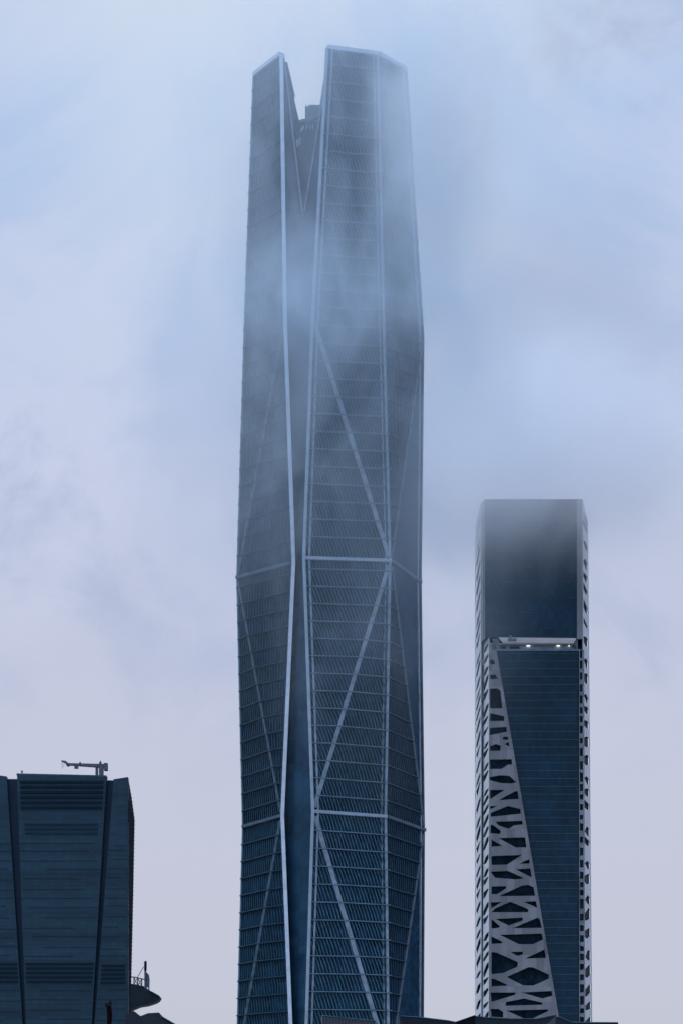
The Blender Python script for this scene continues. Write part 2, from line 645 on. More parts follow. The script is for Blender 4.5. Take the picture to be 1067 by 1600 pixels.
# wing walls have an inner skin above the roof
m = MB()
for a, b in (('A', 'B'), ('C', 'E'), ('E', 'F')):
    n = horiz_n(V3[a][5], V3[b][5])
    p = [cp(a, 352) - n * 1.3, cp(b, 352) - n * 1.3, V3[b][5] - n * 1.3, V3[a][5] - n * 1.3]
    m.quad(*p[::-1])
m.build('wing_lining', M_dark, ROOT)
# parapets
for ks in (('A', 'B'), ('C', 'E', 'F')):
    m = MB()
    for a, b in zip(ks[:-1], ks[1:]):
        n = horiz_n(V3[a][5], V3[b][5])
        p, q = V3[a][5], V3[b][5]
        lo = [p + n * 1.0, q + n * 1.0, q - n * 1.3, p - n * 1.3]
        m.hexa(lo, [v + Vector((0, 0, 1.25)) for v in lo])
    m.build('parapet', M_white, ROOT)
# rooftop plant seen in the V
m = MB()
d = 706
m.box(X(477, d), X(503, d), d, d + 14, 361.2, Z(166, d))
m.box(X(484, d), X(503, d), d + .5, d + 13, Z(166, d), Z(162.5, d))
for px in (479, 483, 487, 492):
    m.box(X(px, d) - .12, X(px, d) + .12, d - .3, d, 361.2, Z(164, d))
plant = m.build('rooftop_plant', M_roofgear, ROOT)
m = MB()
m.bar(W(464.5, 193, 700), W(478, 190, 700), Vector((0, 0, 1)), .45, NF, 0, 1.2)
m.bar(W(478, 191, 700), W(498, 182, 700), Vector((0, 0, 1)), .75, NF, 0, 1.2)
m.build('roof_gantry', M_ledge, ROOT)
for nm, p0, p1, u, hw in (('white_panel', (465.4, 231, 697), (465.4, 219, 697), UX, .42), ('slim_post', (469.5, 226, 697), (469.5, 216, 697), UX, .2),  # small white upright panel and a thinner post inside the V
                         ('roof_strut', (470, 206, 698), (475, 200, 698), Vector((0, 0, 1)), .55), ('rail_post', (480, 203, 698), (480, 196, 698), UX, .12),
                         ('rail_post', (485, 203, 698), (485, 196, 698), UX, .12), ('rail_post', (489, 203, 698), (489, 196, 698), UX, .12)):
    m = MB()
    m.bar(W(*p0), W(*p1), u, hw, NF, 0, .8)
    m.build(nm, M_white, ROOT)

# ================================================================== lattice tower on the right
RD = 850.0
RT = thing('lattice_skyscraper', 'lower glass tower wrapped in a pale cracked lattice, with a lit gap halfway up', 'skyscraper', (X(833, 870), 870, -1.7))
zt, zg1, zg0 = Z(780, RD), Z(995.5, RD), Z(1016.5, RD)
GZ = -1.7
# dark body
m = MB()
b0 = [Vector((x, y, 0)) for x, y in ((X(755, RD + 1), RD + 1), (X(909, RD + 1), RD + 1), (X(916, RD + 26), RD + 26), (X(914, RD + 45), RD + 45), (X(748, RD + 45), RD + 45), (X(744, RD + 36), RD + 36))]


def slab(m, ring, z0, z1):
    n = len(ring)
    m.prism([Vector((p.x, p.y, z0)) for p in ring], (0, 0, z1 - z0))


ringb = [Vector((p.x, p.y, 0)) for p in b0]
ringb[0] = Vector((X(766, RD + 1), RD + 1, 0))
ringb.insert(0, Vector((X(757, RD + 14), RD + 14, 0)))
slab(m, b0, zg1 + .05, zt - .4)
slab(m, ringb, GZ, zg0 - .3)
rec = [Vector((p.x, max(p.y, RD + 9.2), 0)) for p in ringb]
rec[0] = Vector((X(762, RD + 12), RD + 12, 0))
rec[1] = Vector((X(775, RD + 9.2), RD + 9.2, 0))
slab(m, rec, zg0 - .3, zg1 + .05)
m.build('tower_body', M_core, RT)
# roof and top trim
m = MB()
slab(m, [p + Vector((0, -.6 if p.y < RD + 5 else 0, 0)) for p in b0], zt - .4, zt + .2)
m.build('roof', M_screen, RT)


def glazing(name, corners, step, parent, mull):
    """flat glass sheet 0.35 m in front of the body with floor lines as real bars"""
    mm = MB()
    mm.prism(corners, (0, .3, 0))
    (bl, br, tr, tl) = corners
    z = bl.z + step * .6
    while z < tl.z - .5:
        t = (z - bl.z) / (tl.z - bl.z)
        l, r = lerp(bl, tl, t), lerp(br, tr, t)
        mm.box(l.x + .3, r.x - .3, l.y - .16, l.y + .05, z - .09, z + .09, 1)
        z += step
    return mm.build(name, [M_rglass, mull], parent)


M_mull = mat('thin_blue_trim', (.035, .075, .115), .4, 0, .5, .2, .3)
M_mull2 = mat('dim_blue_trim', (.013, .032, .056), .3, 0, .5, .2, .3)
yf = RD + .2
up = [Vector((X(757, RD), yf, zg1)), Vector((X(900.5, RD), yf, zg1 - .35)), Vector((X(900.5, RD), yf, zt - .1)), Vector((X(757, RD), yf, zt - .1))]
glazing('upper_glazing', up, 6.2, RT, M_mull2)
lowq = [Vector((X(892, RD), yf, GZ)), Vector((X(903, RD), yf, GZ)), Vector((X(903, RD), yf, zg0)), Vector((X(773.5, RD), yf, zg0))]
# slanted left edge: x 773.5 at row 1016, 871 at row 1590
zb_, zt_ = Z(1590, RD), zg0
kx = (X(871, RD) - X(773.5, RD)) / (zb_ - zt_)
edge_x = lambda z: X(773.5, RD) + kx * (z - zt_)
zlow = Z(1775, RD)
lowq[0] = Vector((edge_x(zlow), yf, zlow))
lowq[1] = Vector((X(903, RD), yf, zlow))
glazing('lower_glazing', lowq, 3.18, RT, M_mull)
# slanted rim
m = MB()
a, b = Vector((edge_x(zlow), yf - .1, zlow)), Vector((edge_x(zg0), yf - .1, zg0))
m.bar(a, b, UX, .32, NF, -.3, .75)
m.build('slanted_rim', M_screen, RT)


# lattice sheets
def lattice(name, outer, holes, basis, thick, material, parent, nvec):
    """a sheet with real polygonal openings; basis maps 2-D to 3-D"""
    loops = [outer] + holes
    flat = [p for l in loops for p in l]
    tris = tessellate_polygon([[Vector((p[0], p[1], 0)) for p in l] for l in loops])
    P = [basis(p) for p in flat]
    Q = [p - nvec * thick for p in P]
    m = MB()
    k = len(P)
    faces = [tuple(t) for t in tris] + [tuple(i + k for i in reversed(t)) for t in tris]
    o = 0
    for l in loops:
        for i in range(len(l)):
            j = (i + 1) % len(l)
            faces.append((o + i, o + j, k + o + j, k + o + i))
        o += len(l)
    m.add(P + Q, faces)
    return m.build(name, material, parent)


def r7(l):
    return [(700 + x / 4.104, 1000 + y / 4.104) for x, y in l]


def r8(l):
    return [(700 + x / 4.104, 1300 + y / 4.104) for x, y in l]


H7 = [[(264, 130), (288, 125), (300, 150), (285, 160), (268, 152)],
      [(265, 225), (300, 222), (316, 250), (268, 254)],
      [(264, 314), (310, 310), (333, 325), (346, 440), (266, 440)],
      [(266, 470), (356, 490), (358, 520), (266, 522)],
      [(264, 565), (371, 558), (373, 590), (300, 605), (265, 612)],
      [(350, 622), (381, 622), (384, 642), (348, 640)],
      [(358, 668), (386, 655), (390, 685)],
      [(266, 682), (305, 668), (335, 680), (332, 712), (266, 712)],
      [(264, 768), (404, 765), (408, 800), (380, 800), (340, 828), (266, 828)],
      [(264, 880), (330, 868), (390, 872), (434, 914), (400, 922), (330, 918), (266, 900)],
      [(266, 962), (360, 962), (266, 1022)],
      [(325, 1028), (370, 1000), (430, 970), (442, 970), (450, 1020)],
      [(266, 1066), (312, 1066), (266, 1088)],
      [(270, 1135), (270, 1110), (380, 1065), (460, 1085), (463, 1115), (340, 1128)],
      [(300, 1166), (472, 1160), (476, 1184), (420, 1190), (385, 1212), (320, 1190)],
      [(270, 1182), (296, 1195), (335, 1225), (330, 1245), (268, 1240)]]
H8 = [[(275, 50), (345, 90), (275, 95)],
      [(320, 40), (490, 35), (500, 100), (430, 100)],
      [(275, 155), (470, 148), (375, 210), (275, 212)],
      [(455, 205), (516, 175), (520, 203)],
      [(430, 240), (524, 235), (533, 293)],
      [(268, 255), (380, 250), (485, 298), (430, 305), (300, 295)],
      [(275, 350), (370, 348), (365, 365), (310, 400), (275, 400)],
      [(325, 412), (470, 345), (510, 340), (545, 355), (555, 410)],
      [(270, 452), (340, 450), (275, 490)],
      [(275, 515), (300, 490), (395, 448), (510, 495), (510, 515)],
      [(478, 448), (560, 445), (568, 486)],
      [(300, 558), (475, 550), (475, 568), (385, 600)],
      [(275, 560), (330, 605), (320, 615), (275, 620)],
      [(410, 618), (570, 550), (584, 560), (598, 615)],
      [(328, 660), (596, 652), (606, 690), (540, 720), (450, 720)],
      [(275, 670), (345, 705), (340, 715), (275, 718)],
      [(395, 770), (475, 768), (478, 785), (440, 795)],
      [(490, 812), (614, 755), (625, 808)],
      [(275, 770), (310, 775), (445, 835), (440, 865), (350, 905), (275, 912)],
      [(372, 930), (510, 868), (540, 868), (643, 915), (643, 940), (545, 985), (480, 985)],
      [(275, 940), (300, 945), (385, 985), (275, 990)],
      [(270, 1030), (430, 1030), (425, 1045), (275, 1090)],
      [(470, 1030), (660, 1020), (667, 1050), (600, 1068)],
      [(365, 1105), (370, 1090), (485, 1068), (600, 1095), (605, 1108), (365, 1115)],
      [(370, 1145), (640, 1138), (636, 1150), (540, 1195), (480, 1195)],
      [(270, 1135), (320, 1135), (350, 1155), (350, 1190), (275, 1185)],
      [(300, 1240), (620, 1236), (690, 1300), (560, 1330), (360, 1320)]]
holes = [[(X(px, RD), Z(py, RD)) for px, py in r7(h)] for h in H7] + [[(X(px, RD), Z(py, RD)) for px, py in r8(h)] for h in H8]
xl = X(763, RD)
holes = [[(min(max(x, xl + .28), edge_x(z) - .45), z) for x, z in h] for h in holes]
outer = [(xl, zlow), (edge_x(zlow) - .1, zlow), (edge_x(zg0) - .1, zg0), (X(768, RD), zg0 + .2), (xl, zg1 - .3)]
lattice('lattice_screen', outer, holes, lambda p: Vector((p[0], RD - .5, p[1])), .9, M_screen, RT, NF)


def strip(name, a, b, a2, b2, z0, z1, cell, kind, rnd, mat_=None):
    """oblique lattice strip between plan points a,b (at z0) and a2,b2 (at z1); each cell has its own slanted opening"""
    r = random.Random(rnd)
    m = MB()
    A = lambda u, z: lerp(lerp(Vector(a), Vector(b), u), lerp(Vector(a2), Vector(b2), u), (z - z0) / (z1 - z0))
    nv = horiz_n(Vector((a[0], a[1], 0)), Vector((b[0], b[1], 0)))
    z = z0
    flip = False
    while z < z1 - .5:
        h = cell * r.uniform(.75, 1.3)
        if z1 - z - h < cell * .6:
            h = z1 - z
        e = z + h
        if kind == 'slant':
            q = r.random()
            j = lambda: r.uniform(-.05, .05)
            if q < .5:
                hole = [(.07, .06 + j()), (.35, .10 + j()), (.93, .55 + j()), (.93, .93), (.60, .86 + j()), (.07, .40 + j())]
            elif q < .75:
                hole = [(.08, .12 + j()), (.55, .06), (.92, .34 + j()), (.92, .62 + j()), (.45, .55 + j())]
            else:
                hole = [(.08, .34 + j()), (.50, .44 + j()), (.93, .80 + j()), (.80, .94), (.08, .80 + j())]
            if flip:
                hole = [(1 - u, v) for u, v in reversed(hole)]
        else:
            q = r.random()
            t0, t1 = r.uniform(.08, .22), r.uniform(.68, .88)
            hole = [(.12, t0), (.84, t0 + (.06 if q < .5 else 0)), (.84, t1), (.12, t1 + (.06 if q > .6 else 0))]
        outer_ = [(0, 0), (1, 0), (1, 1), (0, 1)]
        loops = [outer_, hole]
        flat = outer_ + hole
        tris = tessellate_polygon([[Vector((p[0], p[1] * h, 0)) for p in l] for l in loops])
        P = []
        for u, v in flat:
            zz = z + v * h
            p = A(u, zz)
            P.append(Vector((p.x, p.y, zz)))
        Q = [p - nv * .28 for p in P]
        k = len(P)
        faces = [tuple(t_) for t_ in tris]
        nh = len(hole)
        for i in range(nh):
            j = (i + 1) % nh
            faces.append((4 + i, 4 + j, k + 4 + j, k + 4 + i))
        # outer long edges
        faces += [(0, 3, k + 3, k + 0), (1, 2, k + 2, k + 1)]
        m.add(P + Q, faces)
        z = e
    return m.build(name, mat_ or M_screen, RT)


P2 = lambda px, d: (X(px, d), d, 0)
# left flank: rear strip full height, front strip beside the lower block
strip('lattice_screen', P2(741.2, 886), P2(750.8, 863), P2(741.2, 886), P2(750.5, 857), GZ, zt + 1.2, 5.2, 'slant', 3, M_screen2)
strip('lattice_screen', P2(753.3, 861.5), P2(763.6, RD - .4), P2(753.3, 861.5), P2(763.0, RD - .4), GZ, zg1 - .3, 5.0, 'slant', 5, M_screen2)
# right flank: front strip with squarish openings and oblique rear strip
strip('lattice_screen', P2(904.2, RD - .4), P2(914, RD + .2), P2(904.2, RD - .4), P2(912, RD + .2), GZ, zg0 + .4, 4.3, 'square', 9)
strip('lattice_screen', P2(914.2, RD + .2), P2(927, RD + 26), P2(909.5, RD + .2), P2(918, RD + 26), GZ, zt - .2, 6.4, 'slant', 12, M_screen2)
# dark glass behind the right flank's lattice, following its taper
m = MB()
ins = lambda px, d, z: Vector((X(px, d) - (.45 if d < RD + 10 else .75), d + .5, z))
m.hexa([ins(905, RD, GZ), ins(914.2, RD, GZ), ins(927, RD + 26, GZ), ins(905, RD + 26, GZ)],
       [ins(904, RD, zt - .5), ins(909.5, RD, zt - .5), ins(918, RD + 26, zt - .5), ins(904, RD + 26, zt - .5)])
m.build('flank_glazing', M_core, RT)
# white margins beside the upper glass
m = MB()
m.hexa([Vector((X(750.5, 856), 856, zg1 - .4)), Vector((X(757, RD), RD - .3, zg1 - .4)), Vector((X(757, RD), RD + .9, zg1 - .4)), Vector((X(751, 857), 857, zg1 - .4))],
       [Vector((X(750.5, 856), 856, zt)), Vector((X(757, RD), RD - .3, zt)), Vector((X(757, RD), RD + .9, zt)), Vector((X(751, 857), 857, zt))])
m.build('corner_trim', M_screen, RT)
m = MB()
m.box(X(900.6, RD), X(909.4, RD), RD - .35, RD + .8, zg1 - .8, zt)
m.box(X(902.2, RD), X(908, RD), RD - .42, RD, Z(975, RD), Z(974, RD))
m.build('corner_trim', M_screen, RT)
# gap between blocks: soffit, back wall, balustrade, brackets, lamps
m = MB()
fl, fr = zg1 - .1, zg1 - .45
m.prism([Vector((X(778, RD), RD - .1, fl)), Vector((X(900, RD), RD - .1, fr)), Vector((X(896, RD), RD + 1.0, Z(1005.5, RD + 1))), Vector((X(785, RD), RD + 1.0, Z(1004, RD + 1)))], (0, .6, 0))
m.build('sloped_fascia', M_soffit, RT)
m = MB()
m.box(X(765, RD), X(903, RD), RD + 1.7, RD + 9, Z(1005.5, RD + 1), Z(1005.5, RD + 1) + .3)
m.build('soffit', M_soffit, RT)
m = MB()
m.box(X(762, RD), X(906, RD), RD + 4.6, RD + 9.15, zg0 - .2, Z(1005.5, RD + 1) - .01)
for px in (792, 813, 848, 866, 884):
    m.box(X(px, RD) - .15, X(px, RD) + .15, RD + 4.35, RD + 4.6, zg0, zg1 - 2.4)
wall_ = m.build('recessed_wall', M_white, RT)
for px0, px1 in ((777, 791), (795, 811)):
    m = MB()
    m.box(X(px0, RD + 4), X(px1, RD + 4), RD + 4.45, RD + 4.58, zg0 + .5, zg1 - 2.6)
    m.build('window', M_groove, RT)
m = MB()
m.box(X(772, RD), X(904, RD), RD - .4, RD + .1, zg0 - .25, zg0 + .55)
m.build('balustrade', M_ledge, RT)
m = MB()
m.poly([Vector((X(769, RD), RD + 1, zg1 - .4)), Vector((X(779, RD), RD + 1, zg1 - .4)), Vector((X(783, RD), RD + 4, zg1 - 3.2)), Vector((X(778, RD), RD + 4, zg0))])
m.prism([Vector((X(768, RD), RD + .5, zg1 - .5)), Vector((X(777, RD), RD + .5, zg1 - .5)), Vector((X(782, RD), RD + .5, zg0 + 1.2)), Vector((X(777, RD), RD + .5, zg0 + .2))], (0, 2, 0))
m.build('bracket', M_roofgear, RT)
m = MB()
m.prism([Vector((X(896, RD), RD + .5, zg1 - .9)), Vector((X(908, RD), RD + .5, zg1 - .9)), Vector((X(904, RD), RD + .5, zg0 + .4)), Vector((X(900, RD), RD + .5, zg0 + .4))], (0, 2, 0))
m.build('bracket', M_roofgear, RT)
m = MB()
m.box(X(793, RD), X(806, RD), RD - .1, RD + 3, zg1 - 1.5, zg1 - .5)
m.box(X(795, RD), X(799, RD), RD - .15, RD + 2, zg1 - .5, zg1 + .8)
m.build('maintenance_hatch', M_ledge, RT)
for px, w in ((826, 2.6), (873, 2.4), (890, .8)):
    m = MB()
    m.box(X(px - w, RD), X(px + w, RD), RD + 3.6, RD + 4.2, Z(1010, RD + 4), Z(1008.6, RD + 4))
    m.build('terrace_lamp', lamp_m, RT)

# ================================================================== blue tower at the left
LD = 400.0
LT = thing('glass_office_tower', 'dark blue glass tower with splayed grooves, cut by the left edge of the photo', 'office tower', (X(90, 410), 410, -1.7))
zb = Z(1730, LD)
gx = lambda px, py: Vector((X(px, LD), LD, Z(py, LD)))


def ext_line(x_top, y_top, x_bot, y):
    """column of an edge at row y, its slope fixed by its columns at y_top and row 1600"""
    return x_top + (x_bot - x_top) * (y - y_top) / (1600 - y_top)


YB = 1730
e_cl = lambda y: ext_line(27, 1209, 41, y)     # centre panel, left edge
e_cr = lambda y: ext_line(167, 1212, 144, y)
e_ll = lambda y: ext_line(11, 1214, 36, y)     # left panel, right edge
e_rl = lambda y: ext_line(178, 1217, 148.5, y)  # right panel, left edge


def panel(name, edges_l, edges_r, ytl, ytr, d, material=None):
    m = MB()
    pts = [Vector((X(edges_l(YB), d), d, Z(YB, d))), Vector((X(edges_r(YB), d), d, Z(YB, d))),
           Vector((X(edges_r(ytr), d), d, Z(ytr, d))), Vector((X(edges_l(ytl), d), d, Z(ytl, d)))]
    m.prism(pts, (0, 1.6, 0))
    return m.build(name, material or M_lglass, LT)


pc = panel('glass_panel', e_cl, e_cr, 1209, 1212.3, LD)
pl = panel('glass_panel', lambda y: -70, e_ll, 1203, 1213, LD + .5)
pr = panel('glass_panel', e_rl, lambda y: 200.5, 1217.5, 1214, LD + .3)
# grooves: recessed dark sheets
m = MB()
dd = LD + 1.75
m.prism([Vector((X(-70, dd), dd, Z(YB, dd))), Vector((X(200, dd), dd, Z(YB, dd))), Vector((X(200, dd), dd, Z(1219.5, dd))), Vector((X(-70, dd), dd, Z(1216, dd)))], (0, 1, 0))
m.build('groove_glazing', M_groove, LT)
# body behind, with the faceted right flank
flank = [(200.5, 1214), (206.5, 1247), (211, 1281), (208.8, 1400), (204.3, 1600), (202, YB)]
db = LD + 16
m = MB()
for (xa, ya), (xb, yb) in zip(flank[:-1], flank[1:]):
    m.quad(Vector((X(200.5, LD), LD + .4, Z(ya, LD))), Vector((X(200.5, LD), LD + .4, Z(yb, LD))), Vector((X(xb, db), db, Z(yb, db))), Vector((X(xa, db), db, Z(ya, db))))
# teeth of the flank's floor edges
y = 1222
while y < 1600:
    for (xa, ya), (xb, yb) in zip(flank[:-1], flank[1:]):
        if ya <= y < yb:
            xx = lerp(xa, xb, (y - ya) / (yb - ya))
            p = Vector((X(xx, db), db, Z(y, db)))
            q = Vector((X(200.5, LD), LD + .6, Z(y, LD)))
            lo = [q, p + Vector((.10, -.2, 0)), p + Vector((.0, .3, 0)), q + Vector((-.3, .3, 0))]
            m.hexa([v - Vector((0, 0, .06)) for v in lo], [v + Vector((0, 0, .06)) for v in lo])
    y += 6.1
m.build('side_facade', M_lside, LT)
m = MB()
m.prism([Vector((X(-70, LD), LD + 2.9, zb)), Vector((X(199.5, LD), LD + 2.9, zb)), Vector((X(200, db), db, zb)), Vector((X(-70, db), db, zb))], (0, 0, Z(1221, LD) - zb))
m.prism([Vector((X(-70, LD), db, zb)), Vector((X(198, db), db, zb)), Vector((X(190, LD + 35), LD + 35, zb)), Vector((X(-70, LD), LD + 35, zb))], (0, 0, Z(1225, LD) - zb))
m.prism([Vector((X(-60, LD), LD + 2, -1.7)), Vector((X(195, LD), LD + 2, -1.7)), Vector((X(190, LD + 35), LD + 35, -1.7)), Vector((X(-60, LD), LD + 35, -1.7))], (0, 0, zb + 1.7))
m.build('tower_body', M_lside, LT)


def slats(par, el, er, rows, d, half, inset, material, tilt=.12):
    m = MB()
    for y in rows:
        xl_, xr_ = X(el(y) + inset, d), X(er(y) - inset, d)
        z = Z(y, d)
        m.hexa([(xl_, d - .30, z - half), (xr_, d - .30, z - half), (xr_, d - .02, z - half + tilt), (xl_, d - .02, z - half + tilt)],
               [(xl_, d - .24, z + half - tilt * .5), (xr_, d - .24, z + half - tilt * .5), (xr_, d - .02, z + half), (xl_, d - .02, z + half)])
    return m.build('louver_grille', material, par)


def merge_into(par, tmp):
    """append tmp's faces to par's mesh as a further material"""
    import bmesh
    par.data.materials.append(tmp.data.materials[0])
    mi = len(par.data.materials) - 1
    tmp.data.polygons.foreach_set('material_index', [mi] * len(tmp.data.polygons))
    bm = bmesh.new()
    bm.from_mesh(par.data)
    bm.from_mesh(tmp.data)
    bm.to_mesh(par.data)
    bm.free()
    me = tmp.data
    bpy.data.objects.remove(tmp)
    bpy.data.meshes.remove(me)


M_slat = mat('dark_slat', (.004, .012, .024), .6, 0, .1, .2, .2, tint=BT)
M_slat2 = mat('dim_slat', (.006, .024, .050), .6, 0, .15, .2, .2, tint=BT)
slats(pc, e_cl, e_cr, [1222 + 8.0 * k for k in range(6)], LD, .27, 4, M_slat)
slats(pc, e_cl, e_cr, [1287.5, 1294.5, 1301.5], LD, .16, 9, M_slat2)
slats(pc, e_cl, e_cr, [1506 + 7.0 * k for k in range(5)], LD, .2, 3, M_slat)
slats(pl, lambda y: -70, e_ll, [1506 + 7.0 * k for k in range(5)], LD + .5, .2, 3, M_slat)
slats(pr, e_rl, lambda y: 200.5, [1509 + 6.6 * k for k in range(5)], LD + .3, .2, 4, M_slat)
rr = random.Random(4)
fine = [1318, 1330, 1345, 1358, 1373, 1390, 1404, 1418, 1434, 1450, 1463, 1480, 1494, 1548, 1562, 1578, 1592]
for par, el, er, d in ((pc, e_cl, e_cr, LD), (pl, lambda y: -70, e_ll, LD + .5), (pr, e_rl, lambda y: 200.5, LD + .3)):
    m = MB()
    for y in fine:
        y += rr.uniform(-3, 3) if par is not pc else 0
        xa, xb = el(y) + 1.5, er(y) - 1.5
        k = rr.uniform(.0, .35)
        l_, r_ = (xa, lerp(xb, xa, k)) if rr.random() < .5 else (lerp(xa, xb, k), xb)
        m.box(X(l_, d), X(r_, d), d - .05, d + .05, Z(y, d) - .045, Z(y, d) + .045)
    tmp = m.build('seam', M_slat2, LT)
    merge_into(par, tmp)
# light roof rim and corner mullions
m = MB()
m.hexa([gx(26, 1210.4), gx(167.4, 1213.6), gx(167.4, 1213.6) + Vector((0, 2, 0)), gx(26, 1210.4) + Vector((0, 2, 0))],
       [gx(27, 1208.4) + Vector((0, -.1, 0)), gx(167, 1211.6) + Vector((0, -.1, 0)), gx(167, 1211.6) + Vector((0, 2, 0)), gx(27, 1208.4) + Vector((0, 2, 0))])
m.build('roof_rim', M_fin, LT)
m = MB()
m.tube([W(35, 1212, LD + 3), W(35, 1204.5, LD + 3)], .11, 6)
m.tube([W(35, 1206.5, LD + 3), W(35, 1204.3, LD + 3)], .2, 6)
m.build('roof_vent', M_crane, LT)

# ---- roof crane for facade cleaning
CD = LD + 6
CR = thing('roof_crane', 'grey maintenance crane with a long horizontal boom on the roof of the blue tower', 'crane', W(155, 1212, CD))
w = lambda px, py: W(px, py, CD)
m = MB()
m.bar(w(152, 1216), w(152, 1199), UX, .25, NF, -.25, .25)
m.build('post', M_crane, CR)
m = MB()
m.bar(w(159, 1216), w(159, 1199), UX, .42, NF, -.4, .4)
m.build('post', M_crane, CR)
m = MB()
VZ = Vector((0, 0, 1))
m.hexa([w(104, 1195.6) + Vector((0, -.3, 0)), w(164, 1199.8) + Vector((0, -.4, 0)), w(164, 1199.8) + Vector((0, .4, 0)), w(104, 1195.6) + Vector((0, .3, 0))],
       [w(104, 1192.6) + Vector((0, -.3, 0)), w(164, 1194.2) + Vector((0, -.4, 0)), w(164, 1194.2) + Vector((0, .4, 0)), w(104, 1192.6) + Vector((0, .3, 0))])
m.bar(w(117, 1198.8), w(123, 1199), VZ, .25, NF, -.3, .3)
m.bar(w(125, 1193.2), w(127, 1193.2), VZ, .25, NF, -.42, .42)
m.build('boom', M_crane, CR)
m = MB()
m.prism([w(96.5, 1189.6), w(96.5, 1187.8), w(103, 1188.6), w(108, 1192.4), w(110, 1196), w(106, 1197.6), w(102, 1192)], (0, .5, 0))
m.build('boom_tip', M_crane, CR)
m = MB()
m.box(X(163.5, CD), X(169, CD), CD - .6, CD + .6, Z(1204, CD), Z(1193, CD))
m.build('counterweight', M_crane, CR)
m = MB()
m.prism([w(154.5, 1196), w(159.8, 1196), w(159, 1190.5), w(157.5, 1188), w(155.8, 1191)], (0, .6, 0))
m.build('mast_head', M_crane, CR)
m = MB()
m.tube([w(97.4, 1188.4), w(97.6, 1201)], .04, 5)
m.tube([w(100.6, 1190), w(100.4, 1199)], .04, 5)
m.build('cable', M_crane, CR)

# ================================================================== cantilevered deck behind the blue tower
KD = 470.0
k = lambda px, py: W(px, py, KD)
KB = thing('cantilever_deck', 'dark beak-shaped roof deck jutting out from behind the blue tower', 'roof deck', (X(190, KD), KD + 10, -1.7))
m = MB()
prof = [(188, 1534.5), (203, 1536.5), (213, 1538), (224, 1540.5), (236, 1548.5), (249.5, 1556), (251, 1558.5), (248, 1563), (243, 1566), (231, 1570), (219, 1571.8), (201, 1579), (188, 1583)]
m.prism([k(*p) for p in prof], (0, 4, 0))
m.build('deck', M_conc, KB)
m = MB()
m.prism([k(224, 1540.2), k(236, 1548.2), k(249.5, 1555.6), k(249.5, 1556.8), k(236, 1549.6), k(224, 1541.4)], (0, -.25, 0))
m.build('deck_edge', M_fin, KB)
m = MB()
m.box(X(150, KD), X(193, KD), KD + .5, KD + 24, -1.7, Z(1537, KD))
m.build('support_block', M_conc, KB)
RL = thing('railing', 'thin dark railing with crossed bars on the beak-shaped deck', 'railing', k(212, 1537))
m = MB()
m.tube([k(196, 1525), k(213, 1527.2), k(227, 1530.5)], .13, 6)
m.build('handrail', M_crane, RL)
for px, y0, y1 in ((204, 1525.5, 1538), (210, 1526.6, 1539), (216, 1527.5, 1540), (222, 1529, 1541.5)):
    m = MB()
    m.tube([k(px, y0), k(px, y1)], .14, 6)
    m.build('post', M_crane, RL)
m = MB()
for a, b in (((210, 1527), (215.5, 1539)), ((215.5, 1528), (210, 1538)), ((216, 1528), (222, 1541)), ((222, 1529), (217, 1539)), ((215.5, 1527), (225, 1510.5))):
    m.tube([k(*a), k(*b)], .09, 5)
m.build('cross_bars'.rstrip('s'), M_crane, RL)
AN = thing('antenna_mast', 'short dark mast with a curved grey shield standing beside the deck railing', 'antenna', k(229, 1545))
m = MB()
m.tube([k(227.6, 1545), k(227.6, 1517)], .22, 8)
m.build('mast', M_crane, AN)
m = MB()
m.tube([k(227.8, 1518), k(227.8, 1515), k(227.9, 1503), k(228, 1501.5)], [.2, .3, .3, .18], 8)
m.build('aerial', M_sil, AN)
m = MB()
sh = [(226, 1518), (230, 1519.5), (233, 1523), (234.2, 1530), (233.8, 1538), (232, 1543), (229, 1541), (226, 1534)]
m.prism([k(*p) for p in sh], (0, .8, 0))
m.build('shield', M_roofgear, AN)
for px in (229.3, 233.3):
    m = MB()
    m.tube([k(px, 1549), k(px, 1537)], .14, 6)
    m.build('leg', M_crane, AN)

# ---- low dark roof with a serrated edge
SD_ = 330.0
s = lambda px, py: W(px, py, SD_)
SR = thing('serrated_roof_building', 'low dark building under the jutting deck, its roof edge serrated', 'building', (X(225, SD_), SD_ + 8, -1.7))
m = MB()
prof = [(196, 1586), (203, 1583), (210.5, 1580), (220, 1587.5), (232, 1583), (249, 1582), (251.5, 1588.5), (274, 1602), (274, 1700), (196, 1700)]
m.prism([s(*p) for p in prof], (0, 16, 0))
m.build('roof', M_conc, SR)
m = MB()
for i in range(8):
    x = 252.5 + i * 3.0
    y = 1588.5 + i * 1.75
    m.prism([s(x, y + 3), s(x + 2.6, y + 4.4), s(x + 2.4, y - .4), s(x + 1.4, y - .9)], (0, 14, 0))
m.build('serration', M_conc, SR)
m = MB()
m.box(X(196, SD_), X(274, SD_), SD_ + .5, SD_ + 15.5, -1.7, Z(1698, SD_))
m.build('wall', M_conc, SR)

# ---- dark post in front of the blue tower
PD = 160.0
p_ = lambda px, py: W(px, py, PD)
PT = thing('lamp_post', 'near-black post with a stubby drooping head in front of the blue tower', 'lamp post', (X(171, PD), PD, -1.7))
m = MB()
base_ = Vector((X(171.5, PD), PD, -1.7))
m.tube([base_, p_(171, 1640), p_(171.3, 1600), p_(172, 1585), p_(171, 1574), p_(169.5, 1567)], [.2, .19, .19, .21, .19, .12], 10)
m.build('post', M_rust, PT)
m = MB()
m.tube([p_(165, 1567), p_(167.5, 1570), p_(171, 1572), p_(173.5, 1575)], [.07, .2, .22, .1], 10)
m.tube([p_(172.5, 1572), p_(172.8, 1566), p_(172.4, 1562.5)], [.13, .11, .04], 8)
m.build('lamp_head', M_sil, PT)

